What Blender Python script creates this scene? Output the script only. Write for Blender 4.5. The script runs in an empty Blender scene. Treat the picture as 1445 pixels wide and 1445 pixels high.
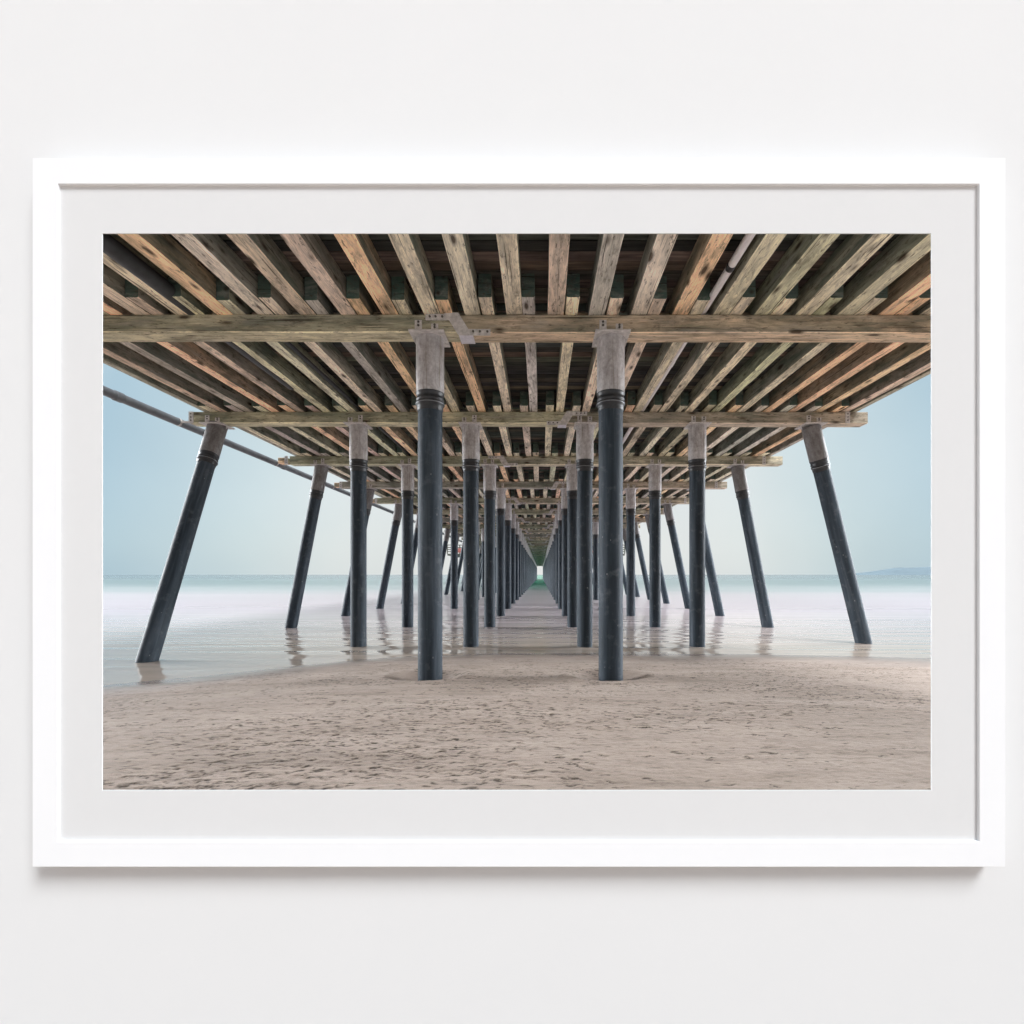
import bpy, math, random
import numpy as np
from mathutils import Vector, Matrix

random.seed(7)
rng = np.random.default_rng(7)
scene = bpy.context.scene
COL = scene.collection
E = 1.56              # eye height above the water (water at Z = 0)
F = 700.0             # focal length in pixels of the 1445 px photograph
CX, CY = 763.0, 811.0
TAU = math.tau


def X(px, y):
    return (px - CX) * y / F


def Zp(py, y):
    return (CY - py) * y / F + E


# ------------------------------------------------------------------ helpers
class MB:
    """collects pieces of ONE mesh: vertices, faces, grain coordinates, tint"""

    def __init__(self):
        self.v, self.f, self.g, self.t, self.m, self.s = [], [], [], [], [], []

    def add(self, vs, fs, gs=None, tint=(1, 1, 1), mat=0, smooth=False):
        o = len(self.v)
        self.v += [tuple(p) for p in vs]
        if gs is None:
            ox = random.random() * 50
            gs = [(p[0] + ox, p[1], p[2]) for p in vs]
        self.g += gs
        self.t += [tint] * len(vs)
        for f in fs:
            self.f.append([o + i for i in f])
            self.m.append(mat)
            self.s.append(smooth)

    def build(self, name, mats, parent=None):
        me = bpy.data.meshes.new(name)
        me.from_pydata(self.v, [], self.f)
        a = me.attributes.new('gc', 'FLOAT_VECTOR', 'POINT')
        a.data.foreach_set('vector', np.array(self.g, dtype=np.float32).ravel())
        a = me.attributes.new('tint', 'FLOAT_COLOR', 'POINT')
        c = np.ones((len(self.t), 4), dtype=np.float32)
        c[:, :3] = np.array(self.t, dtype=np.float32)
        a.data.foreach_set('color', c.ravel())
        me.polygons.foreach_set('material_index', self.m)
        me.polygons.foreach_set('use_smooth', self.s)
        for m in (mats if isinstance(mats, (list, tuple)) else [mats]):
            me.materials.append(m)
        me.update()
        o = bpy.data.objects.new(name, me)
        COL.objects.link(o)
        if parent is not None:
            o.parent = parent
        return o


def beam(mb, p0, p1, w, h, tint, end_tint=None, ch=.007, nseg=1, jit=0.0, roll=0.0, mat=0, edge=None):
    """timber with chamfered edges; w across, h upright"""
    p0, p1 = Vector(p0), Vector(p1)
    d = p1 - p0
    L = d.length
    d.normalize()
    side = d.cross(Vector((0, 0, 1)))
    if side.length < 1e-4:
        side = Vector((1, 0, 0))
    side.normalize()
    up = side.cross(d)
    if roll:
        R = Matrix.Rotation(roll, 3, d)
        side, up = R @ side, R @ up
    a, b = w / 2, h / 2
    prof = [(-a + ch, -b), (a - ch, -b), (a, -b + ch), (a, b - ch), (a - ch, b), (-a + ch, b), (-a, b - ch), (-a, -b + ch)]
    og, ou, ov = random.random() * 80, random.random() * 9, random.random() * 9
    vs, gs, fs = [], [], []
    for i in range(nseg + 1):
        t = i / nseg
        c = p0 + d * (L * t)
        dx, dz = (random.uniform(-jit, jit), random.uniform(-jit, jit)) if 0 < i < nseg else (0, 0)
        for (u, v) in prof:
            k = random.uniform(-jit, jit) * .35
            q = c + side * (u + dx + k) + up * (v + dz + k)
            vs.append(q)
            gs.append((og + L * t, ou + u, ov + v))
    for i in range(nseg):
        for j in range(8):
            k = (j + 1) % 8
            fs.append([i * 8 + j, i * 8 + k, i * 8 + 8 + k, i * 8 + 8 + j])
    n0 = len(mb.m)
    mb.add(vs, fs, gs, tint, mat)
    if edge is not None:      # worn, paler lower arrises
        for i in range(nseg):
            mb.m[n0 + i * 8 + 1] = edge
            mb.m[n0 + i * 8 + 7] = edge
    et = end_tint or tint
    for i, rev in ((0, False), (nseg, True)):
        ring = vs[i * 8:i * 8 + 8]
        idx = list(range(8))
        if not rev:
            idx.reverse()
        mb.add(ring, [idx], [(og + 9 + u * 3, ov + v, ou) for (u, v) in prof], et, mat)


def box(mb, c, s, tint=(1, 1, 1), mat=0, ch=.003, nrm=None):
    """axis aligned plate / block with chamfered edges along x"""
    beam(mb, (c[0] - s[0] / 2, c[1], c[2]), (c[0] + s[0] / 2, c[1], c[2]), s[1], s[2], tint, ch=min(ch, s[1] * .3, s[2] * .3), mat=mat)


def tube(mb, p0, p1, prof, n=28, tint=(1, 1, 1), mat=0, caps=True, wob=0.0):
    """surface of revolution: prof = [(distance from p0, radius)]"""
    p0, p1 = Vector(p0), Vector(p1)
    d = (p1 - p0).normalized()
    a = d.orthogonal().normalized()
    if abs(d.z) > .7:
        a = (Vector((1, 0, 0)) - d * d.x).normalized()
    b = d.cross(a)
    og = random.random() * 60
    vs, gs, fs = [], [], []
    for (t, r) in prof:
        for j in range(n):
            th = TAU * j / n
            rr = r * (1 + random.uniform(-wob, wob))
            q = p0 + d * t + (a * math.cos(th) + b * math.sin(th)) * rr
            vs.append(q)
            gs.append((og + t, math.cos(th) * r + og, math.sin(th) * r))
    m = len(prof)
    for i in range(m - 1):
        for j in range(n):
            k = (j + 1) % n
            fs.append([i * n + j, i * n + k, i * n + n + k, i * n + n + j])
    mb.add(vs, fs, gs, tint, mat, True)
    if caps:
        for i, rev in ((0, True), (m - 1, False)):
            idx = list(range(n))
            if rev:
                idx.reverse()
            mb.add(vs[i * n:i * n + n], [idx], gs[i * n:i * n + n], tint, mat)


def prism(mb, pts, y0, y1, tint=(1, 1, 1), mat=0):
    """polygon in (x, z) extruded from y0 (near the camera) to y1"""
    n = len(pts)
    area = sum(pts[i][0] * pts[(i + 1) % n][1] - pts[(i + 1) % n][0] * pts[i][1] for i in range(n))
    if area < 0:
        pts = pts[::-1]
    vs = [(x, y0, z) for x, z in pts] + [(x, y1, z) for x, z in pts]
    fs = [list(range(n)), list(range(2 * n - 1, n - 1, -1))]
    for i in range(n):
        k = (i + 1) % n
        fs.append([k, i, n + i, n + k])
    mb.add(vs, fs, None, tint, mat)


def empty(name, loc=(0, 0, 0)):
    o = bpy.data.objects.new(name, None)
    o.empty_display_size = .2
    COL.objects.link(o)
    o.location = loc
    return o


def tag(o, label=None, cat=None, group=None, kind=None):
    if label:
        o['label'] = label
    if cat:
        o['category'] = cat
    if group:
        o['group'] = group
    if kind:
        o['kind'] = kind
    return o


# ---------------------------------------------------------------- materials
class NT:
    def __init__(self, name):
        self.m = bpy.data.materials.new(name)
        self.m.use_nodes = True
        self.t = self.m.node_tree
        self.t.nodes.clear()
        self.out = self.n('ShaderNodeOutputMaterial')
        self.p = self.n('ShaderNodeBsdfPrincipled')
        self.l(self.p.outputs[0], self.out.inputs['Surface'])

    def n(self, typ, **kw):
        x = self.t.nodes.new(typ)
        for k, v in kw.items():
            if k in x.inputs:
                x.inputs[k].default_value = v
            else:
                setattr(x, k, v)
        return x

    def l(self, a, b):
        self.t.links.new(a, b)

    def attr(self, name):
        return self.n('ShaderNodeAttribute', attribute_name=name)

    def mapv(self, vec, scale, loc=(0, 0, 0)):
        x = self.n('ShaderNodeMapping')
        x.inputs['Scale'].default_value = scale
        x.inputs['Location'].default_value = loc
        self.l(vec, x.inputs[0])
        return x.outputs[0]

    def noise(self, vec, scale, detail=5, rough=.55, dist=0.0):
        x = self.n('ShaderNodeTexNoise')
        x.inputs['Scale'].default_value = scale
        x.inputs['Detail'].default_value = detail
        x.inputs['Roughness'].default_value = rough
        x.inputs['Distortion'].default_value = dist
        if vec is not None:
            self.l(vec, x.inputs['Vector'])
        return x.outputs['Fac']

    def ramp(self, fac, stops, interp='LINEAR'):
        x = self.n('ShaderNodeValToRGB')
        x.color_ramp.interpolation = interp
        el = x.color_ramp.elements
        while len(el) < len(stops):
            el.new(.5)
        for e, (p, c) in zip(el, stops):
            e.position = p
            e.color = (c, c, c, 1) if not isinstance(c, tuple) else (*c, 1)
        self.l(fac, x.inputs[0])
        return x.outputs[0]

    def mix(self, fac, a, b, mode='MIX'):
        x = self.n('ShaderNodeMix', data_type='RGBA', blend_type=mode)
        for s, v in ((x.inputs[0], fac), (x.inputs[6], a), (x.inputs[7], b)):
            if isinstance(v, (int, float)):
                s.default_value = v if s == x.inputs[0] else (v, v, v, 1)
            elif isinstance(v, tuple):
                s.default_value = (*v, 1)
            else:
                self.l(v, s)
        return x.outputs[2]

    def math(self, op, a, b=None, clamp=False):
        x = self.n('ShaderNodeMath', operation=op, use_clamp=clamp)
        for s, v in ((x.inputs[0], a), (x.inputs[1], b)):
            if v is None:
                continue
            if isinstance(v, (int, float)):
                s.default_value = v
            else:
                self.l(v, s)
        return x.outputs[0]

    def bump(self, h, strength, dist):
        x = self.n('ShaderNodeBump')
        x.inputs['Strength'].default_value = strength
        x.inputs['Distance'].default_value = dist
        self.l(h, x.inputs['Height'])
        self.l(x.outputs[0], self.p.inputs['Normal'])

    def col(self, c):
        if isinstance(c, tuple):
            self.p.inputs['Base Color'].default_value = (*c, 1)
        else:
            self.l(c, self.p.inputs['Base Color'])

    def rough(self, r):
        if isinstance(r, (int, float)):
            self.p.inputs['Roughness'].default_value = r
        else:
            self.l(r, self.p.inputs['Roughness'])


def mat_wood(name, moss=.35, up_lo=.10, up_hi=.72, up_col=(.10, .125, .098), gain=1.0):
    k = NT(name)
    gc = k.attr('gc').outputs['Vector']
    tint = k.attr('tint').outputs['Color']
    grain = k.noise(k.mapv(gc, (3.4, 22, 22)), 1.0, 7, .68, .9)
    fine = k.noise(k.mapv(gc, (5, 120, 120)), 1.0, 4, .6)
    blotch = k.noise(k.mapv(gc, (1.1, 4, 4)), 1.0, 6, .6, .4)
    c = k.mix(1.0, tint, k.ramp(grain, [(.25, .66), (.45, 1.02), (.7, 1.28)]), 'MULTIPLY')
    c = k.mix(1.0, c, k.ramp(blotch, [(.30, .50), (.5, 1.08), (.72, 1.45)]), 'MULTIPLY')
    c = k.mix(.7, c, k.ramp(fine, [(.3, .62), (.55, 1.05), (.8, 1.25)]), 'MULTIPLY')
    # grey weathering, and green algae plus painted-in shade on the upright sides
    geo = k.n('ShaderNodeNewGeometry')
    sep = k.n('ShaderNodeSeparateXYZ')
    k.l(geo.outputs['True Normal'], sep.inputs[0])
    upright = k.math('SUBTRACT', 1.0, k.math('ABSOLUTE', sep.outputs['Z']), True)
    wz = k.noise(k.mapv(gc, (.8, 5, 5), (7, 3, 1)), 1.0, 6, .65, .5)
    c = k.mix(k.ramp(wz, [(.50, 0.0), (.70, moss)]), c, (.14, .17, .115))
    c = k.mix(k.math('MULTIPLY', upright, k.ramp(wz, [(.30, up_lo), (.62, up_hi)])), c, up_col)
    wy = k.noise(k.mapv(gc, (.9, 7, 7), (17, 5, 9)), 1.0, 6, .7, .4)
    c = k.mix(k.ramp(wy, [(.52, 0.0), (.70, .5)]), c, (.34, .315, .285))
    # mildew specks and grime
    sp = k.noise(k.mapv(gc, (7, 24, 24), (1, 5, 3)), 1.0, 5, .7)
    c = k.mix(k.ramp(sp, [(.57, 0.0), (.67, .8)]), c, (.07, .055, .042))
    gr = k.noise(k.mapv(gc, (2.2, 9, 9), (11, 2, 6)), 1.0, 7, .75, .8)
    c = k.mix(k.ramp(gr, [(.52, 0.0), (.68, .7)]), c, (.10, .085, .065))
    # knots of differing size
    v = k.n('ShaderNodeTexVoronoi')
    v.inputs['Scale'].default_value = 1.0
    v.inputs['Randomness'].default_value = 1.0
    k.l(k.mapv(gc, (1.9, 6.0, 6.0), (3, 2, 5)), v.inputs['Vector'])
    vs_ = k.n('ShaderNodeSeparateXYZ')
    k.l(v.outputs['Color'], vs_.inputs[0])
    kd = k.math('ADD', v.outputs['Distance'], k.math('MULTIPLY', vs_.outputs['X'], .16))
    kn = k.ramp(kd, [(.13, .92), (.22, .4), (.31, 0.0)])
    c = k.mix(kn, c, (.040, .026, .018))
    # drying cracks
    cr = k.noise(k.mapv(gc, (.7, 48, 48), (2, 8, 4)), 1.0, 3, .5)
    ck = k.ramp(cr, [(.31, .9), (.37, 0.0)])
    c = k.mix(ck, c, (.03, .024, .018))
    if gain != 1.0:
        c = k.mix(1.0, c, (gain, gain, gain), 'MULTIPLY')
    k.col(c)
    k.rough(.85)
    k.p.inputs['Specular IOR Level'].default_value = .25
    h = k.math('SUBTRACT', k.math('ADD', grain, k.math('MULTIPLY', fine, .5)), k.math('MULTIPLY', ck, .8))
    k.bump(h, .55, .012)
    return k.m


def mat_deck():
    k = NT('deck_boards')
    gc = k.attr('gc').outputs['Vector']
    tint = k.attr('tint').outputs['Color']
    n1 = k.noise(k.mapv(gc, (.9, 18, 18)), 1.0, 6, .65, .5)
    n2 = k.noise(k.mapv(gc, (.8, 1.6, 1.6)), 1.0, 5, .6)
    c = k.mix(1.0, tint, k.ramp(n1, [(.3, .3), (.5, .9), (.75, 1.6)]), 'MULTIPLY')
    c = k.mix(1.0, c, k.ramp(n2, [(.3, .4), (.7, 1.5)]), 'MULTIPLY')
    k.col(c)
    k.rough(.9)
    k.bump(n1, .6, .015)
    return k.m


def mat_wrap():
    """dark plastic pile wrap"""
    k = NT('pile_wrap')
    gc = k.attr('gc').outputs['Vector']
    n1 = k.noise(k.mapv(gc, (.7, 9, 9)), 1.0, 6, .6, .3)
    n2 = k.noise(k.mapv(gc, (7, 7, 7)), 1.0, 4, .65)
    c = k.ramp(n1, [(.32, (.016, .025, .034)), (.52, (.036, .050, .066)), (.72, (.080, .098, .120))])
    v = k.n('ShaderNodeTexVoronoi')
    v.inputs['Scale'].default_value = 1
    k.l(k.mapv(gc, (5.5, 11, 11)), v.inputs['Vector'])
    sp = k.ramp(v.outputs['Distance'], [(.07, .9), (.10, 0.0)])
    c = k.mix(k.math('MULTIPLY', sp, k.ramp(n2, [(.5, 0.0), (.6, 1.0)])), c, (.34, .35, .36))
    c = k.mix(k.ramp(n2, [(.55, 0.0), (.72, .5)]), c, (.115, .125, .14))
    k.col(c)
    k.rough(k.ramp(n1, [(.3, .56), (.7, .72)]))
    k.p.inputs['Specular IOR Level'].default_value = .24
    k.bump(n2, .15, .01)
    return k.m


def mat_sleeve(name='galvanised_sleeve', f=1.0):
    """weathered galvanised steel sleeve"""
    k = NT(name)
    gc = k.attr('gc').outputs['Vector']
    n1 = k.noise(k.mapv(gc, (5, 9, 9)), 1.0, 7, .7, .5)
    n2 = k.noise(k.mapv(gc, (22, 22, 22)), 1.0, 5, .7)
    c = k.ramp(n1, [(.28, (.27, .245, .235)), (.5, (.47, .445, .445)), (.72, (.64, .62, .63))])
    c = k.mix(.6, c, k.ramp(n2, [(.3, .55), (.6, 1.0), (.8, 1.25)]), 'MULTIPLY')
    st = k.noise(k.mapv(gc, (1.0, 34, 34), (4, 1, 2)), 1.0, 3, .6)
    c = k.mix(k.ramp(st, [(.56, 0.0), (.68, .55)]), c, (.20, .165, .13))
    c = k.mix(1.0, c, (f, f, f), 'MULTIPLY')
    k.col(c)
    k.rough(.6)
    k.p.inputs['Metallic'].default_value = .15
    k.bump(n2, .25, .006)
    return k.m


def mat_plain(name, col, rough=.6, metal=0.0, var=.25, scale=12, bump=.15, spec=.5):
    k = NT(name)
    tc = k.n('ShaderNodeTexCoord').outputs['Object']
    n1 = k.noise(tc, scale, 6, .65)
    k.col(k.mix(1.0, col, k.ramp(n1, [(.25, 1 - var), (.75, 1 + var)]), 'MULTIPLY'))
    k.rough(rough)
    k.p.inputs['Metallic'].default_value = metal
    k.p.inputs['Specular IOR Level'].default_value = spec
    if bump:
        k.bump(n1, bump, .004)
    return k.m


def mat_sand():
    k = NT('beach_sand')
    tc = k.n('ShaderNodeTexCoord').outputs['Object']
    wet = k.attr('wet').outputs['Fac']
    weed = k.attr('weed').outputs['Fac']
    n1 = k.noise(k.mapv(tc, (.5, 1.4, 1)), 1.0, 6, .6, .4)
    n2 = k.noise(k.mapv(tc, (14, 34, 20)), 1.0, 5, .7)
    n3 = k.noise(tc, 210, 3, .7)
    n4 = k.noise(k.mapv(tc, (1.2, 9, 1), (3, 1, 0)), 1.0, 5, .65, .6)
    c = k.ramp(n1, [(.3, SAND_A), (.5, SAND_B), (.72, SAND_C)])
    c = k.mix(.8, c, k.ramp(n4, [(.32, .74), (.5, 1.0), (.7, 1.08)]), 'MULTIPLY')
    c = k.mix(.7, c, k.ramp(n2, [(.25, .62), (.5, 1.0), (.8, 1.15)]), 'MULTIPLY')
    c = k.mix(.8, c, k.ramp(n3, [(.25, .72), (.5, 1.0), (.75, 1.22)]), 'MULTIPLY')
    c = k.mix(k.math('MULTIPLY', wet, .66), c, (.20, .165, .15))
    c = k.mix(weed, c, (.045, .034, .025))
    # fine dark flecks of weed and wood, lying in drifts
    f1 = k.noise(k.mapv(tc, (9, 30, 1), (2, 7, 0)), 1.0, 6, .72, .9)
    f2 = k.noise(k.mapv(tc, (1.0, 2.6, 1), (5, 1, 0)), 1.0, 4, .6)
    fl = k.math('MULTIPLY', k.ramp(f1, [(.575, 0.0), (.615, 1.0)]), k.ramp(f2, [(.40, .12), (.60, 1.0)]))
    fl = k.math('MULTIPLY', fl, k.ramp(wet, [(.0, .88), (.55, .0)]))
    c = k.mix(fl, c, (.085, .065, .048))
    k.col(c)
    k.rough(k.ramp(wet, [(0, .92), (.6, .5), (1, .22)]))
    h = k.math('ADD', k.math('MULTIPLY', n2, 1.0), k.math('MULTIPLY', n3, .35))
    b = k.n('ShaderNodeBump')
    b.inputs['Distance'].default_value = .012
    k.l(h, b.inputs['Height'])
    k.l(k.ramp(wet, [(0, .55), (.8, .06)]), b.inputs['Strength'])
    k.l(b.outputs[0], k.p.inputs['Normal'])
    return k.m


SAND_A = (.295, .236, .196)
SAND_B = (.362, .293, .248)
SAND_C = (.408, .336, .289)


def mat_water():
    k = NT('sea_water')
    tc = k.n('ShaderNodeTexCoord').outputs['Object']
    sep = k.n('ShaderNodeSeparateXYZ')
    k.l(tc, sep.inputs[0])
    y = sep.outputs['Y']
    wob = k.noise(k.mapv(tc, (.03, .12, 1)), 1.0, 4, .55)
    yy = k.math('MULTIPLY', y, k.math('ADD', .72, k.math('MULTIPLY', wob, .56)))
    # distance from shore, log scaled: 5 m -> 0, 500 m -> 1
    lg = k.math('DIVIDE', k.math('LOGARITHM', k.math('DIVIDE', k.math('MAXIMUM', yy, 5.0), 5.0), 10.0), 2.0, True)
    c = k.ramp(lg, [(.0, (.40, .335, .285)), (.17, (.43, .37, .315)), (.27, (.53, .465, .475)), (.33, (.43, .385, .41)), (.44, (.37, .35, .36)),
                    (.50, (.27, .30, .30)), (.62, (.15, .20, .20)), (1, (.115, .155, .17))])
    # green water, with the pier's shade painted into its colour between far piles
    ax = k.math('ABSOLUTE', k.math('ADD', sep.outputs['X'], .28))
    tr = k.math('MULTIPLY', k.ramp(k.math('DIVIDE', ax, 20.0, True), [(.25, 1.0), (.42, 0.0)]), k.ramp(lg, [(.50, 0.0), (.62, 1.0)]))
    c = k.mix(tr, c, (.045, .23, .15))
    k.col(c)
    k.rough(k.ramp(lg, [(.15, .035), (.26, .12), (.34, .28), (.5, .34), (1, .22)]))
    k.l(k.ramp(lg, [(.1, .5), (.22, .45), (.36, .15), (.55, .18), (1, .15)]), k.p.inputs['Specular IOR Level'])
    k.p.inputs['IOR'].default_value = 1.33
    # long shore-parallel ripples where the water lies thin
    r1 = k.noise(k.mapv(tc, (.22, 1.9, 1)), 1.0, 1.0, .4, .3)
    r2 = k.noise(k.mapv(tc, (.9, 7, 1), (4, 2, 0)), 1.0, 1.0, .4, .2)
    h = k.math('ADD', r1, k.math('MULTIPLY', r2, .03))
    b = k.n('ShaderNodeBump')
    b.inputs['Distance'].default_value = .08
    k.l(h, b.inputs['Height'])
    k.l(k.ramp(lg, [(.06, .25), (.17, .6), (.27, .42), (.34, .08), (.45, .0), (1, 0.0)]), b.inputs['Strength'])
    k.l(b.outputs[0], k.p.inputs['Normal'])
    return k.m


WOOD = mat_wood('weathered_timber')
EDGE = mat_wood('worn_timber_edge', .1, 0.0, 0.0, gain=1.45)
STR = mat_wood('stringer_timber', .35, .45, .88, (.072, .096, .080), gain=1.2)  # upright faces tinted darker: algae plus painted shade
DECK = mat_deck()
WRAP = mat_wrap()
SLEEVE = mat_sleeve()
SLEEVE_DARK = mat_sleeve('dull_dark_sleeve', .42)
RUBBER = mat_plain('black_collar_rubber', (.022, .024, .028), .45, 0, .4, 30, .2)
STRAP = mat_plain('steel_band', (.24, .25, .27), .4, .6, .2, 20, .05)
PLATE = mat_plain('galvanised_plate', (.56, .53, .515), .6, 0.0, .4, 16, .2)
PLATE_LIGHT = mat_plain('galvanised_underside_plate', (.66, .64, .70), .5, 0.0, .2, 14, .1)
BOLT = mat_plain('bolt_steel', (.13, .12, .115), .45, .5, .3, 60, 0)
PIPE_GREY = mat_plain('grey_plastic_pipe', (.13, .14, .155), .5, 0, .25, 5, .05)
PIPE_DARK = mat_plain('dark_coated_pipe', (.040, .042, .046), .6, 0, .35, 9, .1)
PIPE_WHITE = mat_plain('white_plastic_pipe', (.80, .76, .76), .45, 0, .12, 6, .03)
BLACK = mat_plain('black_band', (.02, .02, .022), .5, 0, .2, 20, 0)
RED = mat_plain('faded_red_board', (.46, .15, .125), .8, 0, .3, 3, .1)
PALE = mat_plain('pale_painted_rail', (.52, .50, .47), .7, 0, .2, 4, .05)
HILL = mat_plain('hazy_hill_scrub', (.16, .21, .24), 1.0, 0, .08, .004, 0, 0)  # blue-grey distance haze mixed into the hill's colour
WALLW = mat_plain('white_wall_paint', (.736, .750, .757), .9, 0, .006, 3, .0, .1)
FRAMEW = mat_plain('white_frame_lacquer', (.85, .87, .89), .45, 0, .004, 20, .0, .25)
MATW = mat_plain('pale_mat_card', (.694, .705, .711), .95, 0, .006, 40, .02, .1)
MATCORE = mat_plain('white_mat_core', (.60, .62, .63), .95, 0, .01, 40, 0, .1)

# ------------------------------------------------------------------- pier
OLIVE = (0.52, 0.5, 0.355)
TAN = (0.67, 0.6, 0.455)
ORANGE = (0.80, 0.56, 0.365)
BROWN = (0.42, 0.345, 0.27)
GREYB = (0.48, 0.445, 0.385)
REDB = (0.6, 0.485, 0.39)
PINK = (0.68, 0.595, 0.485)
GREENEND = (.050, .092, .072)


def vary(c, a=.10):
    k = random.uniform(1 - a, 1 + a)
    return tuple(max(.01, x * k * random.uniform(1 - a * .4, 1 + a * .4)) for x in c)


pier = empty('pier', (-.28, 6.84, 0))
tag(pier, 'long timber beach pier seen from underneath, standing on dark wrapped piles', 'pier')
PINV = Matrix.Translation((.28, -6.84, 0))


def part(mb, name, mats, parent=pier, label=None):
    o = mb.build(name, mats, parent)
    if parent is pier:
        o.matrix_parent_inverse = PINV
    if label:
        o['label'] = label
    return o


NROW = 46
DZ = 4.0
Y0 = 6.84
rows = [Y0 + DZ * i for i in range(NROW)]
CAPB = 3.264 + E       # underside of the cap beams
CAPT = 3.515 + E       # top of the cap beams
SB = CAPT + .004       # underside of the stringers
SH = .30
ST = SB + SH           # top of the stringers
CAP_D = .29
XL, XR = -7.55, 7.05


def ground(x, y):
    return -1.56 + E  # replaced below


# shoreline: the sand surface crosses the water here
def shore(x):
    return np.interp(x, [-60, -14, -9, -6.2, -5.1, -4.1, -3.3, -2.6, -1, 1, 4, 6, 8, 12, 60],
                     [2.0, 5.2, 6.2, 7.0, 7.7, 8.55, 9.1, 9.45, 9.8, 9.85, 9.75, 9.5, 9.1, 8.6, 6.0])


def sand_h(x, y):
    d = np.minimum(shore(x) - y, 7.3)
    return .058 * d - np.where(d < 0, .02 * np.minimum(-d, 20.0), 0)


# piles -------------------------------------------------------------------
def pile(base, top, detail, individual=True, mb_far=None):
    base, top = Vector(base), Vector(top)
    top = Vector((top.x, top.y, CAPB - .022))
    d = (top - base)
    L = d.length
    d.normalize()
    foot = base - d * 1.2
    Lf = L + 1.2
    sl = .76
    n = 36 if detail == 2 else (20 if detail == 1 else 10)
    if not individual:
        mb = mb_far
        tube(mb, foot, top, [(0, .166), (Lf - sl, .166)], 8, mat=0, caps=False)
        tube(mb, foot, top, [(Lf - sl, .19), (Lf, .19)], 8, mat=1, caps=False)
        return None
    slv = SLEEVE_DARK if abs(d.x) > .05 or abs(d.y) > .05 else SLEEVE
    mb = MB()
    if detail == 2:
        k = 18
        prof = [(Lf * i / k, .1665 * random.uniform(.994, 1.006)) for i in range(k)] + [(Lf - sl + .05, .1665)]
    else:
        prof = [(0, .1665), (Lf * .5, .1665), (Lf - sl + .03, .1665)]
    tube(mb, foot, top, prof, n, mat=0)
    if detail == 0:
        tube(mb, foot, top, [(Lf - sl - .14, .176), (Lf - sl, .19), (Lf, .19)], n, mat=1)
    o = part(mb, 'pile', [WRAP, slv])
    if abs(d.x) > .05 or abs(d.y) > .05:
        o['label'] = 'slanted outer pile leaning out from the pier edge'
    if detail == 0:
        return o
    mb = MB()
    tube(mb, foot, top, [(Lf - sl, .182), (Lf - sl + .01, .191), (Lf - sl * .5, .1905), (Lf - .03, .191), (Lf - .002, .193)], n)
    part(mb, 'sleeve', slv, o)
    mb = MB()
    a = Lf - sl
    r = .1665
    prof = [(a - .24, r + .001), (a - .235, r + .006), (a - .20, r + .010), (a - .165, r + .010), (a - .16, r + .022), (a - .14, r + .027),
            (a - .12, r + .022), (a - .115, r + .013), (a - .10, r + .013), (a - .095, r + .021), (a - .075, r + .024), (a - .06, r + .015),
            (a - .03, r + .014), (a - .02, r + .019), (a + .004, r + .0275), (a + .012, r + .026)]
    tube(mb, foot, top, prof, n, wob=.006 if detail == 2 else 0)
    part(mb, 'collar', RUBBER, o)
    if detail == 2:
        mb = MB()
        tube(mb, foot, top, [(a - .146, r + .0265), (a - .146, r + .031), (a - .134, r + .031), (a - .134, r + .0265)], n, caps=False)
        part(mb, 'clamp_band', STRAP, o)
    # cap plate and the two straps that bolt it to the cap beam
    mb = MB()
    box(mb, (top.x, top.y - .01, CAPB - .0125), (.47, .50, .019))
    if detail == 2:   # gusset fins
        for s in (-1, 1):
            prism(mb, [(top.x + s * .19, CAPB - .022), (top.x + s * .222, CAPB - .022), (top.x + s * .192, CAPB - .085)], top.y - .012, top.y + .0)
    part(mb, 'cap_plate', PLATE, o)
    ha, hb = random.choice(((.175, .125), (.13, .18), (.16, .15)))
    for dx, hh in ((-.125, ha), (.095, hb)):
        mb = MB()
        yf = top.y - CAP_D / 2
        box(mb, (top.x + dx, yf - .007, CAPB + hh / 2 - .005), (.095, .012, hh))
        for zz in (.55, .82):
            tube(mb, (top.x + dx, yf - .028, CAPB + hh * zz), (top.x + dx, yf - .012, CAPB + hh * zz), [(0, .012), (.004, .016), (.016, .016)], 8, mat=1)
        part(mb, 'strap', [PLATE, BOLT], o)
    return o


far_piles = MB()
for i, y in enumerate(rows):
    g = lambda x: float(sand_h(np.array(x), np.array(y)))
    ind = i <= 16
    det = 2 if i <= 1 else (1 if i <= 6 else 0)
    xs = [-1.524, .965]
    bat = []
    if i >= 1:
        xs += [-3.98, 3.42]
        bl, tl, br, tr = (-7.42, y), (-6.5, y), (6.82, y), (5.82, y)
        if i == 1:
            bl, tl, br, tr = (-7.1, 8.93), (-7.06, y), (7.4, 11.35), (5.9, y)
        if i == 2:
            bl, tl, br, tr = (-7.36, 14.6), (-6.55, y), (6.76, 14.75), (5.88, y)
        bat = [(bl, tl), (br, tr)]
    for x in xs:
        pile((x, y, min(g(x), 0) - .1 if i else -.15), (x, y, 0), det, ind, far_piles)
    for b, t in bat:
        pile((b[0], b[1], -.04), (t[0], t[1], 0), det, ind, far_piles)
o = part(far_piles, 'pile', [WRAP, SLEEVE])
tag(o, 'dark piles far out under the pier', kind='stuff')

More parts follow.
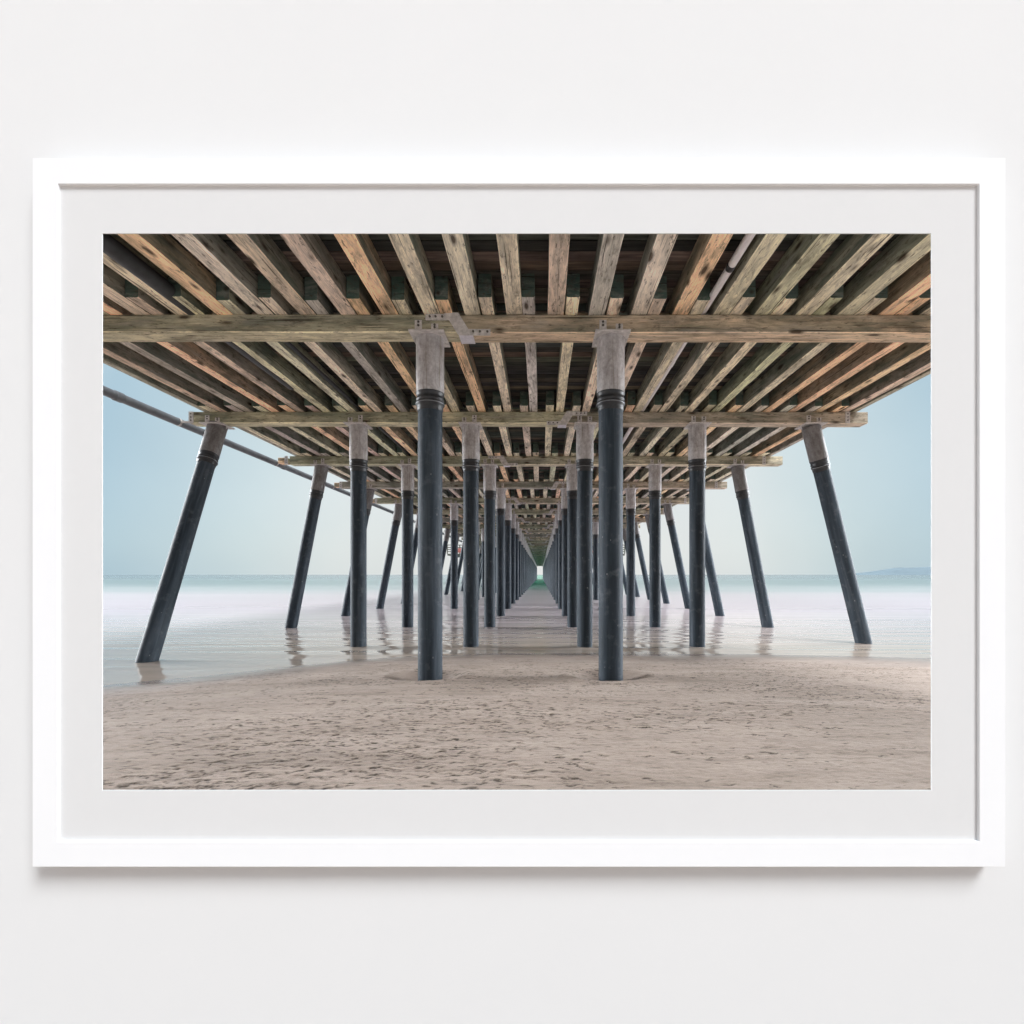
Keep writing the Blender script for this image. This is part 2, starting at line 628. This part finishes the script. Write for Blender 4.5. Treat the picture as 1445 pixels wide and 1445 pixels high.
# cap beams, in two spliced lengths, with a Z shaped steel plate over the splice
ZP = [(345, 118), (570, 118), (570, 102), (735, 102), (858, 300), (1120, 300), (1120, 370), (895, 370), (735, 366), (625, 188), (345, 188)]
for i, y in enumerate(rows):
    odd = i % 2 == 0
    sx = -1.10 if odd else .55
    jl = random.uniform(-.12, .12) if i > 1 else 0
    a, b = (OLIVE, TAN) if i % 3 else (GREYB, REDB)
    if i == 0:
        a, b = (.58, .53, .38), (.66, .51, .35)
    if i == 1:
        a, b = (.60, .54, .39), (.50, .42, .33)
    z0, z1 = CAPB, CAPT
    ns = 14 if i < 6 else 2
    mb = MB()
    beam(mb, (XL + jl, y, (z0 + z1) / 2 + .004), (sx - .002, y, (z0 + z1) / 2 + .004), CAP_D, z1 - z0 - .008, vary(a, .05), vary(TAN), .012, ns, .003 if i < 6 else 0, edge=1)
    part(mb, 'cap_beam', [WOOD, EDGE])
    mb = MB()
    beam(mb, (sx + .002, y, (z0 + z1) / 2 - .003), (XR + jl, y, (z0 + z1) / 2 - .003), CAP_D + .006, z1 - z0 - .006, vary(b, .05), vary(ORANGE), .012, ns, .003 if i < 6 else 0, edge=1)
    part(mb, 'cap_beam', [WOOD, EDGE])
    # splice plate
    yf = y - CAP_D / 2 - .004
    s = 1 if odd else -1
    pts = []
    for (u, v) in ZP:
        px, py = u / 8.5 + 560 - 647.6, v / 8.5 + 430
        pts.append((sx + s * px * 6.69 / F, Zp(py, 6.69)))
    mb = MB()
    prism(mb, pts, yf - .020, yf)
    zlo = CAPB - .016
    xa, xb = sorted((sx + s * (735 / 8.5 - 87.6) * 6.69 / F, sx + s * (905 / 8.5 - 87.6) * 6.69 / F))
    if i < 12:
        for (u, v) in [(395, 150), (465, 150), (545, 152), (915, 330), (995, 330), (1085, 332)]:
            bx, bz = sx + s * (u / 8.5 + 560 - 647.6) * 6.69 / F, Zp(v / 8.5 + 430, 6.69)
            tube(mb, (bx, yf - .042, bz), (bx, yf - .020, bz), [(0, .010), (.005, .015), (.022, .015)], 8, mat=1)
    o = part(mb, 'splice_plate', [PLATE, BOLT])
    mb = MB()
    box(mb, ((xa + xb) / 2, y - .01, CAPB - .010), (xb - xa, CAP_D + .02, .012))
    part(mb, 'under_plate', PLATE_LIGHT, o)

# steel angles and pale timber blocks on the ends of the nearest caps
for i in (1, 2, 3, 4, 5):
    y = rows[i]
    for xe, s in ((XL, -1), (XR, 1)):
        mb = MB()
        w = .50 if s > 0 else (.06 if i == 1 else .26)
        if s < 0:
            xe = xe + .02
            beam(mb, (xe - w, y, CAPB + .13), (xe, y, CAPB + .13), .26, .16 if i > 1 else .24, vary(ORANGE if i > 1 else GREYB), vary(TAN), .01)
            part(mb, 'end_block', WOOD)
        mb = MB()
        xq = xe + (0 if s < 0 else -.44)
        box(mb, (xq, y - CAP_D / 2 - .012, CAPB + .125), (.10, .012, .25))
        for zz in (.06, .13, .20):
            tube(mb, (xq, y - CAP_D / 2 - .034, CAPB + zz), (xq, y - CAP_D / 2 - .018, CAPB + zz), [(0, .011), (.004, .014), (.016, .014)], 8, mat=1)
        part(mb, 'end_plate', [PLATE, BOLT])

# stringers ----------------------------------------------------------------
pal0 = {-13: GREYB, -12: OLIVE, -11: TAN, -10: OLIVE, -9: REDB, -8: TAN, -7: ORANGE, -6: PINK, -5: REDB, -4: REDB, -3: ORANGE, -2: TAN, -1: PINK,
        0: TAN, 1: REDB, 2: GREYB, 3: PINK, 4: ORANGE, 5: TAN, 6: OLIVE, 7: TAN, 8: OLIVE, 9: ORANGE, 10: TAN, 11: OLIVE, 12: GREYB}
pal_rand = [TAN, OLIVE, ORANGE, PINK, GREYB, REDB, TAN, ORANGE, TAN]


def stringer(mb, x, ya, yb, w, tint, ns, jit):
    beam(mb, (x + random.uniform(-.008, .008), ya, SB + SH / 2), (x + random.uniform(-.008, .008), yb, SB + SH / 2), w, SH, tint,
         vary(GREENEND, .3), .011, ns, jit, edge=1)


# bay 0 (nearest, over the dry sand), then one bay between each pair of bents
far_str = MB()
count = 0
for bay in range(0, NROW):
    ya = .95 if bay == 0 else rows[bay - 1] - .52
    yb = rows[bay] + .52
    off = 0.0 if bay % 2 == 0 else .205
    w = .215 if bay == 0 else .165
    ks = list(range(-12, 13))
    if bay >= 1:
        ks = ks[:] if bay % 2 else ks + [13]
    for k in ks:
        x = -.358 + .56 * k + off
        if x < -7.2 or x > 6.75:
            continue
        if bay == 0:
            t = vary(pal0.get(k, TAN), .06)
        else:
            t = vary(random.choice(pal_rand), .12)
        e = random.uniform(-.05, .05)
        e2 = random.uniform(-.05, .05)
        if bay <= 3:
            mb = MB()
            stringer(mb, x, ya + (e if bay else 0), yb + e2, w, t, 10, .0035)
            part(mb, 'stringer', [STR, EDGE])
            count += 1
        else:
            stringer(far_str, x, ya + e, yb + e2, w, t, 1, 0)
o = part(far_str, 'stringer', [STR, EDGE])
tag(o, 'far rows of timber stringers under the deck', kind='stuff')

# blocking between the stringers over the caps
for i in range(0, 8):
    mb = MB()
    y = rows[i] + .05
    x = XL + .45
    while x < XR - .6:
        beam(mb, (x, y, SB + .055), (x + .555, y, SB + .055), .06, .11, vary(random.choice([BROWN, ORANGE, GREYB]), .15), None, .005)
        x += .56
    part(mb, 'blocking', WOOD)

# edge stringers and deck boards
for xx, nm in ((-7.22, 'edge_beam'), (6.78, 'edge_beam')):
    mb = MB()
    for bay in range(0, NROW):
        ya = .95 if bay == 0 else rows[bay - 1] + .004
        beam(mb, (xx, ya, SB + SH / 2 + .01), (xx, rows[bay], SB + SH / 2 + .01), .12, SH + .02, vary(GREYB, .12), None, .008, 4 if bay < 4 else 1, .002 if bay < 4 else 0)
    part(mb, nm, WOOD)
mb = MB()
y = .93
DK = [(.105, .09, .07), (.075, .085, .068), (.13, .10, .078), (.085, .10, .082), (.045, .043, .04), (.17, .13, .10)]
while y < 188:
    wv = .19 if y < 60 else .6
    gap = random.uniform(.008, .022)
    z = ST + .03 + random.uniform(0, .008)
    beam(mb, (-7.42, y + wv / 2, z), (6.98, y + wv / 2, z), wv - gap, .055, vary(random.choice(DK), .25), None, .004)
    y += wv
# a solid upper layer keeps daylight out of the gaps
beam(mb, (-7.42, 94.4, ST + .10), (6.98, 94.4, ST + .10), 187, .05, (.06, .05, .04), None, .004)
part(mb, 'deck', DECK)

# the wider platform far out along the pier
pl = MB()
for s, xe, yb in ((-1, -16.0, 85), (1, 14.4, 85)):
    xi = -7.5 if s < 0 else 7.1
    beam(pl, (xe, yb + 5, 3.45 + E), (xi, yb + 5, 3.45 + E), 10, .3, (.15, .125, .11), None, .01)
    for k in range(9):
        xx = xe + (xi - xe) * k / 8
        box(pl, (xx, yb, 4.35 + E), (.16, .16, 1.5), (.14, .12, .11))
    for zz in (3.95, 4.3, 4.65, 5.08):
        box(pl, ((xe + xi) / 2, yb - .09, zz + E), (abs(xi - xe), .05, .14), (.14, .12, .11))
    for k in range(3):
        xx = xe + s * -.6 + (xi - xe) * .9 * k / 3
        tube(pl, (xx + s * 1.3, yb + 3, -1), (xx, yb + 3, 3.3 + E), [(0, .17), (6.0, .17)], 10, mat=1)
o = part(pl, 'platform', [WOOD, WRAP], label='wider railed platform far out along the pier')
mb = MB()
box(mb, (-12.9, 84.8, 4.15 + E), (4.6, .06, .75))
box(mb, (9.6, 84.8, 4.2 + E), (3.0, .06, .75))
part(mb, 'red_panel', RED, o)

# ------------------------------------------------------------ pipes
def pipe(name, x, h, r, ya, yb, mat, label, cat, joints=(), jm=None, hang=()):
    t = empty(name, (x, ya, h + E))
    inv = Matrix.Translation((-x, -ya, -h - E))

    def add(mb, nm, m):
        q = mb.build(nm, m, t)
        q.matrix_parent_inverse = inv
    mb = MB()
    n = 12
    L = yb - ya
    tube(mb, (x, ya, h + E), (x, yb, h + E), [(L * i / n, r) for i in range(n + 1)], 18)
    add(mb, 'pipe_run', mat)
    for yj in joints:
        mb = MB()
        tube(mb, (x, yj - .09, h + E), (x, yj + .09, h + E), [(0, r * 1.02), (.008, r * 1.14), (.17, r * 1.14), (.18, r * 1.02)], 18)
        add(mb, 'coupling', jm or mat)
    for yj in hang:
        mb = MB()
        tube(mb, (x, yj - .03, h + E), (x, yj + .03, h + E), [(0, r * 1.06), (.06, r * 1.06)], 18, caps=False)
        box(mb, (x + r + .14, yj, h + E), (.28, .05, .03))
        add(mb, 'hanger', PLATE)
    tag(t, label, cat)
    return t


pipe('drain_pipe', -7.93, 3.34, .083, 6.0, 120, PIPE_GREY, 'thick grey pipe running along the outside left edge of the pier', 'pipe',
     [9.3 + 6 * k for k in range(8)], None, [rows[k] for k in range(1, 9)])
pipe('utility_pipe', -4.72, 3.60, .10, .95, 9.4, PIPE_DARK, 'thick dark pipe between the beams at the upper left under the deck', 'pipe', [3.2], None)
pipe('cable_conduit', -3.93, 3.60, .035, 6.9, 60, PIPE_DARK, 'thin black conduit between the left stringers beyond the first cap beam', 'conduit')
pipe('water_pipe', 2.21, 3.585, .047, .95, 40, PIPE_WHITE, 'thin white pipe with black coupling bands beside an orange stringer at upper right', 'pipe', [5.0, 8.4], PIPE_WHITE)
wp = bpy.data.objects['water_pipe']
for yj in (5.72,):
    mb = MB()
    tube(mb, (2.21, yj, 3.585 + E), (2.21, yj + .09, 3.585 + E), [(0, .0475), (.004, .053), (.086, .053), (.09, .0475)], 18)
    q = mb.build('black_band', BLACK, wp)
    q.matrix_parent_inverse = Matrix.Translation((-2.21, -.95, -3.585 - E))

# ------------------------------------------------------------------ sand
def value_noise(xs, ys, fx, fy, seed):
    """smooth noise sampled on the grid xs x ys with frequencies fx, fy"""
    r = np.random.default_rng(seed)
    T = 512
    lat = r.random((T, T)).astype(np.float32) * 2 - 1
    u, v = xs * fx + 1000.5, ys * fy + 1000.5
    iu, iv = np.floor(u).astype(int), np.floor(v).astype(int)
    fu, fv = u - iu, v - iv
    fu, fv = fu * fu * (3 - 2 * fu), fv * fv * (3 - 2 * fv)
    a = lat[np.ix_(iv % T, iu % T)]
    b = lat[np.ix_(iv % T, (iu + 1) % T)]
    c = lat[np.ix_((iv + 1) % T, iu % T)]
    d = lat[np.ix_((iv + 1) % T, (iu + 1) % T)]
    fu, fv = fu[None, :], fv[:, None]
    return (a * (1 - fu) + b * fu) * (1 - fv) + (c * (1 - fu) + d * fu) * fv


xd = np.arange(-6.4, 6.0, .0115)
xs = np.concatenate([[-400, -200, -100, -60, -40, -28, -20, -15, -12, -10.5, -9.5, -8.8, -8.2, -7.7, -7.3, -7, -6.7], xd,
                     [6.2, 6.5, 6.8, 7.1, 7.4, 7.7, 8, 8.4, 8.8, 9.4, 10, 11, 13, 16, 20, 28, 40, 60, 100, 200, 400]])
yd1 = np.arange(2.55, 5.0, .0095)
yd2 = np.arange(5.0, 10.2, .018)
ys = np.concatenate([[-300, -120, -60, -30, -16, -9, -5, -2, 0, 1, 1.8, 2.3], yd1, yd2, [10.4, 10.7, 11, 11.5, 12, 13, 15, 18, 22, 30, 45]])
GX, GY = np.meshgrid(xs, ys)
SHY = shore(xs)[None, :]
D = SHY - GY                       # metres above the waterline
H = sand_h(GX, GY)
dry = np.clip((D - .5) / 1.6, 0, 1)
dry = dry * dry * (3 - 2 * dry)
amp = dry * (np.abs(GX) < 9) * ((GY > 1) & (GY < 10.5))
H += amp * (.010 * value_noise(xs, ys, .5, 1.1, 1) + .004 * value_noise(xs, ys, 1.6, 3.4, 2) + .0022 * value_noise(xs, ys, 5, 11, 3)
            + .0018 * value_noise(xs, ys, 11, 26, 4) + .0024 * value_noise(xs, ys, 26, 60, 5))
weed = np.zeros_like(H)
# trampled marks: short scrapes and pits, a few with scraps of dark weed in them
dens = value_noise(xs, ys, .8, 1.8, 11) + .6 * value_noise(xs, ys, 2.2, 4.5, 12)
Nmark = 0
tries = 0
while Nmark < 7500 and tries < 80000:
    tries += 1
    py = 2.6 + 6.6 * random.random() ** 1.5
    px = random.uniform(-6.2, 6.0)
    if abs(px) > .92 * py + .4:
        continue
    if shore(px) - py < .9:
        continue
    ix, iy = np.searchsorted(xs, px), np.searchsorted(ys, py)
    if dens[iy, ix] < random.gauss(.08, .5):
        continue
    L = random.uniform(.012, .055) * (2.0 if random.random() < .10 else 1)
    W = random.uniform(.0035, .0075) * (1 + py * .08)
    ang = random.gauss(-.12 if px > 0 else .10, .30)
    dep = random.uniform(.002, .0065)
    R = L * 2.2 + .03
    x0, x1 = np.searchsorted(xs, px - R), np.searchsorted(xs, px + R)
    y0, y1 = np.searchsorted(ys, py - R), np.searchsorted(ys, py + R)
    gx, gy = GX[y0:y1, x0:x1] - px, GY[y0:y1, x0:x1] - py
    ca, sa = math.cos(ang), math.sin(ang)
    u, v = gx * ca + gy * sa, -gx * sa + gy * ca
    v = v + .25 * u * math.sin(px * 40) + .006 * np.sin(u * 90 + px * 50)
    q = np.exp(-(u / L) ** 2 - (v / W) ** 2)
    H[y0:y1, x0:x1] += -dep * q + .45 * dep * np.exp(-(u / L) ** 2 - ((v - 2.0 * W) / (W * 1.3)) ** 2)
    if random.random() < .6:
        weed[y0:y1, x0:x1] = np.maximum(weed[y0:y1, x0:x1], np.clip(q * 4.0 - 1.6, 0, .9))
    Nmark += 1
# scoured hollows round the two nearest piles
for px, py in ((-1.524, Y0), (.965, Y0)):
    r2 = ((GX - px + .04) / .40) ** 2 + ((GY - py - .04) / .42) ** 2
    H -= .12 * np.exp(-r2 ** 1.5)
    H += .022 * np.exp(-((np.sqrt(r2) - 1.45) / .35) ** 2)
H = np.where(np.abs(GX) > 12, H - .05, H)
wet = np.clip(1 - (D - .05) / 1.9, 0, 1)
wet = wet + .0 * D
wet = np.clip(wet + .25 * value_noise(xs, ys, .6, 2.2, 21) * (wet > .02) * (wet < .98), 0, 1)
wet[(np.abs(GX) > 60)] = 0
for px, py in ((-1.524, Y0), (.965, Y0)):
    wet = np.maximum(wet, .95 * np.exp(-(((GX - px + .06) / .40) ** 2 + ((GY - py - .04) / .44) ** 2) ** 2))
ny, nx = GX.shape
me = bpy.data.meshes.new('sand')
co = np.stack([GX, GY, H], -1).reshape(-1, 3).astype(np.float32)
idx = np.arange(ny * nx).reshape(ny, nx)
quads = np.stack([idx[:-1, :-1], idx[:-1, 1:], idx[1:, 1:], idx[1:, :-1]], -1).reshape(-1, 4)
me.vertices.add(len(co))
me.vertices.foreach_set('co', co.ravel())
me.loops.add(quads.size)
me.loops.foreach_set('vertex_index', quads.ravel().astype(np.int32))
me.polygons.add(len(quads))
me.polygons.foreach_set('loop_start', np.arange(0, quads.size, 4, dtype=np.int32))
me.polygons.foreach_set('use_smooth', np.ones(len(quads), dtype=bool))
for nm, arr in (('wet', wet), ('weed', weed)):
    a = me.attributes.new(nm, 'FLOAT', 'POINT')
    a.data.foreach_set('value', arr.reshape(-1).astype(np.float32))
me.update(calc_edges=True)
me.validate()
me.materials.append(mat_sand())
sand = bpy.data.objects.new('sand', me)
COL.objects.link(sand)
tag(sand, kind='structure')

# ----------------------------------------------------------------- water
mb = MB()
mb.add([(-30000, -200, 0), (30000, -200, 0), (30000, 40000, 0), (-30000, 40000, 0)], [[0, 1, 2, 3]])
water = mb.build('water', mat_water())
tag(water, kind='structure')

# ------------------------------------------------------------ distant hill
mb = MB()
yh = 4200
prof = []
N = 60
for i in range(N + 1):
    px = 1226 + (1500 - 1226) * i / N
    t = i / N
    h = 15.5 * (1 - math.exp(-t * 4.2)) * (.92 + .1 * math.sin(t * 9) + .05 * math.sin(t * 31 + 1)) + .5 * math.sin(t * 60) * t
    prof.append((X(px, yh), max(0, h) * yh / F))
vs, fs = [], []
for (x, z) in prof:
    for j, (dy, k) in enumerate(((0, 0), (120, .35), (300, .75), (520, 1.0), (900, .7), (1400, -.05))):
        vs.append((x * (1 + dy / yh * .6), yh + dy, z * k * (1 + dy / yh) - .5))
for i in range(N):
    for j in range(5):
        fs.append([i * 6 + j, i * 6 + 6 + j, i * 6 + 7 + j, i * 6 + 1 + j])
mb.add(vs, fs, None, (1, 1, 1), 0, True)
hill = mb.build('hill', HILL)
tag(hill, kind='structure')

# ------------------------------------------- wall, frame and mat
YW = .80                      # front of the wall
YF = .772                     # front of the frame
YM = .7765                     # front of the mat
mb = MB()
wx0, wx1, wz0, wz1 = X(100, YW), X(1356, YW), Zp(1158, YW), Zp(288, YW)
WX0, WX1, WZ0, WZ1 = -5.0, 6.5, .2, 5.35
yb = YW + .06
o = [(WX0, WZ0), (WX1, WZ0), (WX1, WZ1), (WX0, WZ1)]
q = [(wx0, wz0), (wx1, wz0), (wx1, wz1), (wx0, wz1)]
vs = [(x, YW, z) for x, z in o] + [(x, YW, z) for x, z in q] + [(x, yb, z) for x, z in o] + [(x + (-.06 if x < 0 else .06), yb, z + (-.06 if z < E else .06)) for x, z in q]
fs = []
for i in range(4):
    k = (i + 1) % 4
    fs += [[i, k, 4 + k, 4 + i], [8 + k, 8 + i, 12 + i, 12 + k], [4 + i, 4 + k, 12 + k, 12 + i], [k, i, 8 + i, 8 + k]]
mb.add(vs, fs)
wall = mb.build('wall', WALLW)
tag(wall, 'plain white wall behind the white picture frame', 'wall')

frame = empty('picture_frame', (X(732, YW), YW, Zp(1223, YF)))
tag(frame, 'wide white picture frame with a pale grey mat, hanging on the white wall', 'picture frame')
FINV = Matrix.Translation((-X(732, YW), -YW, -Zp(1223, YF)))
ox0, ox1, oz0, oz1 = X(45.5, YF), X(1419, YF), Zp(1223.5, YF), Zp(222.5, YF)
ix0, ix1, iz0, iz1 = X(81.5, YF), X(1382, YF), Zp(1187.5, YF), Zp(259.5, YF)
O = [(ox0, oz0), (ox1, oz0), (ox1, oz1), (ox0, oz1)]
I = [(ix0, iz0), (ix1, iz0), (ix1, iz1), (ix0, iz1)]
YB = YW - .0005
for i in range(4):
    k = (i + 1) % 4
    mb = MB()
    c = .0007
    def inset(p, s):
        cx, cz = (ox0 + ox1) / 2, (oz0 + oz1) / 2
        return (p[0] + (c if p[0] < cx else -c) * s, p[1] + (c if p[1] < cz else -c) * s)
    ring = [(O[i], YB), (O[i], YF + c), (inset(O[i], 1), YF), (inset(I[i], -1), YF), (I[i], YF + c), (I[i], YB)]
    rink = [(O[k], YB), (O[k], YF + c), (inset(O[k], 1), YF), (inset(I[k], -1), YF), (I[k], YF + c), (I[k], YB)]
    vs = [(p[0], yy, p[1]) for p, yy in ring] + [(p[0], yy, p[1]) for p, yy in rink]
    fs = [[j, j + 1, 7 + j, 6 + j] for j in range(5)] + [[5, 0, 6, 11], [5, 4, 3, 2, 1, 0], [6, 7, 8, 9, 10, 11]]
    mb.add(vs, fs)
    q = mb.build('moulding', FRAMEW, frame)
    q.matrix_parent_inverse = FINV
mb = MB()
th = .0010
g = .0004
mx0, mx1, mz0, mz1 = X(145.3, YM + th), X(1313.5, YM + th), Zp(1114.5, YM + th), Zp(330.2, YM + th)
A = [(ix0 - .004, iz0 - .004), (ix1 + .004, iz0 - .004), (ix1 + .004, iz1 + .004), (ix0 - .004, iz1 + .004)]
B = [(mx0 - g, mz0 - g), (mx1 + g, mz0 - g), (mx1 + g, mz1 + g), (mx0 - g, mz1 + g)]
C = [(mx0, mz0), (mx1, mz0), (mx1, mz1), (mx0, mz1)]
vs = [(x, YM, z) for x, z in A] + [(x, YM, z) for x, z in B] + [(x, YM + th, z) for x, z in C] + [(x, YM + th, z) for x, z in A]
f1, f2 = [], []
for i in range(4):
    k = (i + 1) % 4
    f1 += [[i, k, 4 + k, 4 + i], [8 + i, 8 + k, 12 + k, 12 + i]]
    f2 += [[4 + i, 4 + k, 8 + k, 8 + i]]
mb.add(vs, f1, None, (1, 1, 1), 0)
mb.add(vs, f2, None, (1, 1, 1), 1)
q = mb.build('mat_board', [MATW, MATCORE], frame)
q.matrix_parent_inverse = FINV

# ------------------------------------------------------------------ light
SUN_DIR = Vector((-.9, 1.0, -1.6)).normalized()     # the way the light travels
el = math.asin(-SUN_DIR.z)
az = math.atan2(-SUN_DIR.x, -SUN_DIR.y)              # compass bearing of the sun, from +Y towards +X
sd = bpy.data.lights.new('sun', 'SUN')
sd.energy = 2.65
sd.angle = math.radians(22)
sd.color = (.97, .985, 1)
so = bpy.data.objects.new('sun', sd)
so.rotation_euler = SUN_DIR.to_track_quat('-Z', 'Y').to_euler()
COL.objects.link(so)

w = bpy.data.worlds.new('World')
scene.world = w
w.use_nodes = True
nt = w.node_tree
nt.nodes.clear()


def wn(t, **kw):
    x = nt.nodes.new(t)
    for a, b in kw.items():
        setattr(x, a, b)
    return x


def wramp(fac, stops):
    x = wn('ShaderNodeValToRGB')
    el_ = x.color_ramp.elements
    while len(el_) < len(stops):
        el_.new(.5)
    for e, (p, c) in zip(el_, stops):
        e.position = p
        e.color = (*c, 1)
    nt.links.new(fac, x.inputs[0])
    return x.outputs[0]


def wmix(fac, a, b, mode='MIX'):
    x = wn('ShaderNodeMix', data_type='RGBA', blend_type=mode)
    for s, v in ((x.inputs[0], fac), (x.inputs[6], a), (x.inputs[7], b)):
        if isinstance(v, (int, float)):
            s.default_value = v if s == x.inputs[0] else (v, v, v, 1)
        elif isinstance(v, tuple):
            s.default_value = (*v, 1)
        else:
            nt.links.new(v, s)
    return x.outputs[2]


def wmath(op, a, b):
    x = wn('ShaderNodeMath', operation=op)
    for s, v in ((x.inputs[0], a), (x.inputs[1], b)):
        if isinstance(v, (int, float)):
            s.default_value = v
        else:
            nt.links.new(v, s)
    return x.outputs[0]


sky = wn('ShaderNodeTexSky', sky_type='NISHITA', sun_disc=False)
sky.sun_elevation = el
sky.sun_rotation = az
sky.dust_density = 3.0
tc = wn('ShaderNodeTexCoord')
sep = wn('ShaderNodeSeparateXYZ')
nt.links.new(tc.outputs['Generated'], sep.inputs[0])
fy = wmath('MULTIPLY', wmath('ADD', sep.outputs['Y'], 1.0), .5)       # 1 out to sea, .5 along the shore, 0 inland
# overcast brightness by direction: pale over the sea, bright side bands added as fill under the pier
K = 1 / 24.0


def r9(*c):
    return tuple(x * K / 1.414 for x in c)      # pictured at +0.5 stops


horiz = wramp(fy, [(0, r9(.30, .315, .335)), (.25, r9(.36, .375, .40)), (.50, r9(.72, .74, .78)), (.54, r9(32, 32.6, 33.4)), (.70, r9(29, 29.8, 30.6)), (.815, r9(.66, .80, .87)),
                   (.865, r9(.48, .655, .75)), (.93, r9(.69, .80, .82)), (.960, r9(.82, .87, .86)), (1, r9(.94, .93, .90))])
up = wramp(sep.outputs['Z'], [(0, (0, 0, 0)), (.32, (0, 0, 0)), (.62, (1, 1, 1))])
cl = wn('ShaderNodeTexNoise')
cl.inputs['Scale'].default_value = 2.2
cl.inputs['Detail'].default_value = 6
nt.links.new(tc.outputs['Generated'], cl.inputs['Vector'])
grad = wmix(up, horiz, r9(.72, .74, .77))
grad = wmix(1.0, grad, wramp(cl.outputs['Fac'], [(.32, (.86, .885, .90)), (.66, (1, 1, 1))]), 'MULTIPLY')
grad = wmix(1.0, grad, (240.0, 240.0, 240.0), 'MULTIPLY')
colr = wmix(.10, grad, sky.outputs[0])
bg = wn('ShaderNodeBackground')
bg.inputs['Strength'].default_value = .10
nt.links.new(colr, bg.inputs[0])
wo = wn('ShaderNodeOutputWorld')
nt.links.new(bg.outputs[0], wo.inputs[0])

# ----------------------------------------------------------------- camera
cd = bpy.data.cameras.new('camera')
cd.sensor_width = 36
cd.sensor_fit = 'HORIZONTAL'
cd.lens = 36 * F / 1445
cd.shift_x = -(CX - 722.5) / 1445
cd.shift_y = (CY - 722.5) / 1445
cd.clip_start = .02
cd.clip_end = 60000
cam = bpy.data.objects.new('camera', cd)
cam.location = (0, 0, E)
cam.rotation_euler = (math.pi / 2, 0, 0)
COL.objects.link(cam)
scene.camera = cam

scene.view_settings.view_transform = 'Standard'
scene.view_settings.look = 'None'
scene.view_settings.exposure = 0.5
scene.view_settings.gamma = 1
scene.view_settings.use_curve_mapping = False
scene.render.engine = 'CYCLES'
scene.cycles.use_denoising = True
scene.cycles.denoiser = 'OPENIMAGEDENOISE'
scene.cycles.denoising_input_passes = 'RGB_ALBEDO_NORMAL'
scene.cycles.denoising_prefilter = 'NONE'
scene.cycles.max_bounces = 8
scene.cycles.diffuse_bounces = 5
scene.cycles.glossy_bounces = 4
scene.cycles.sample_clamp_indirect = 4
scene.cycles.sample_clamp_direct = 6
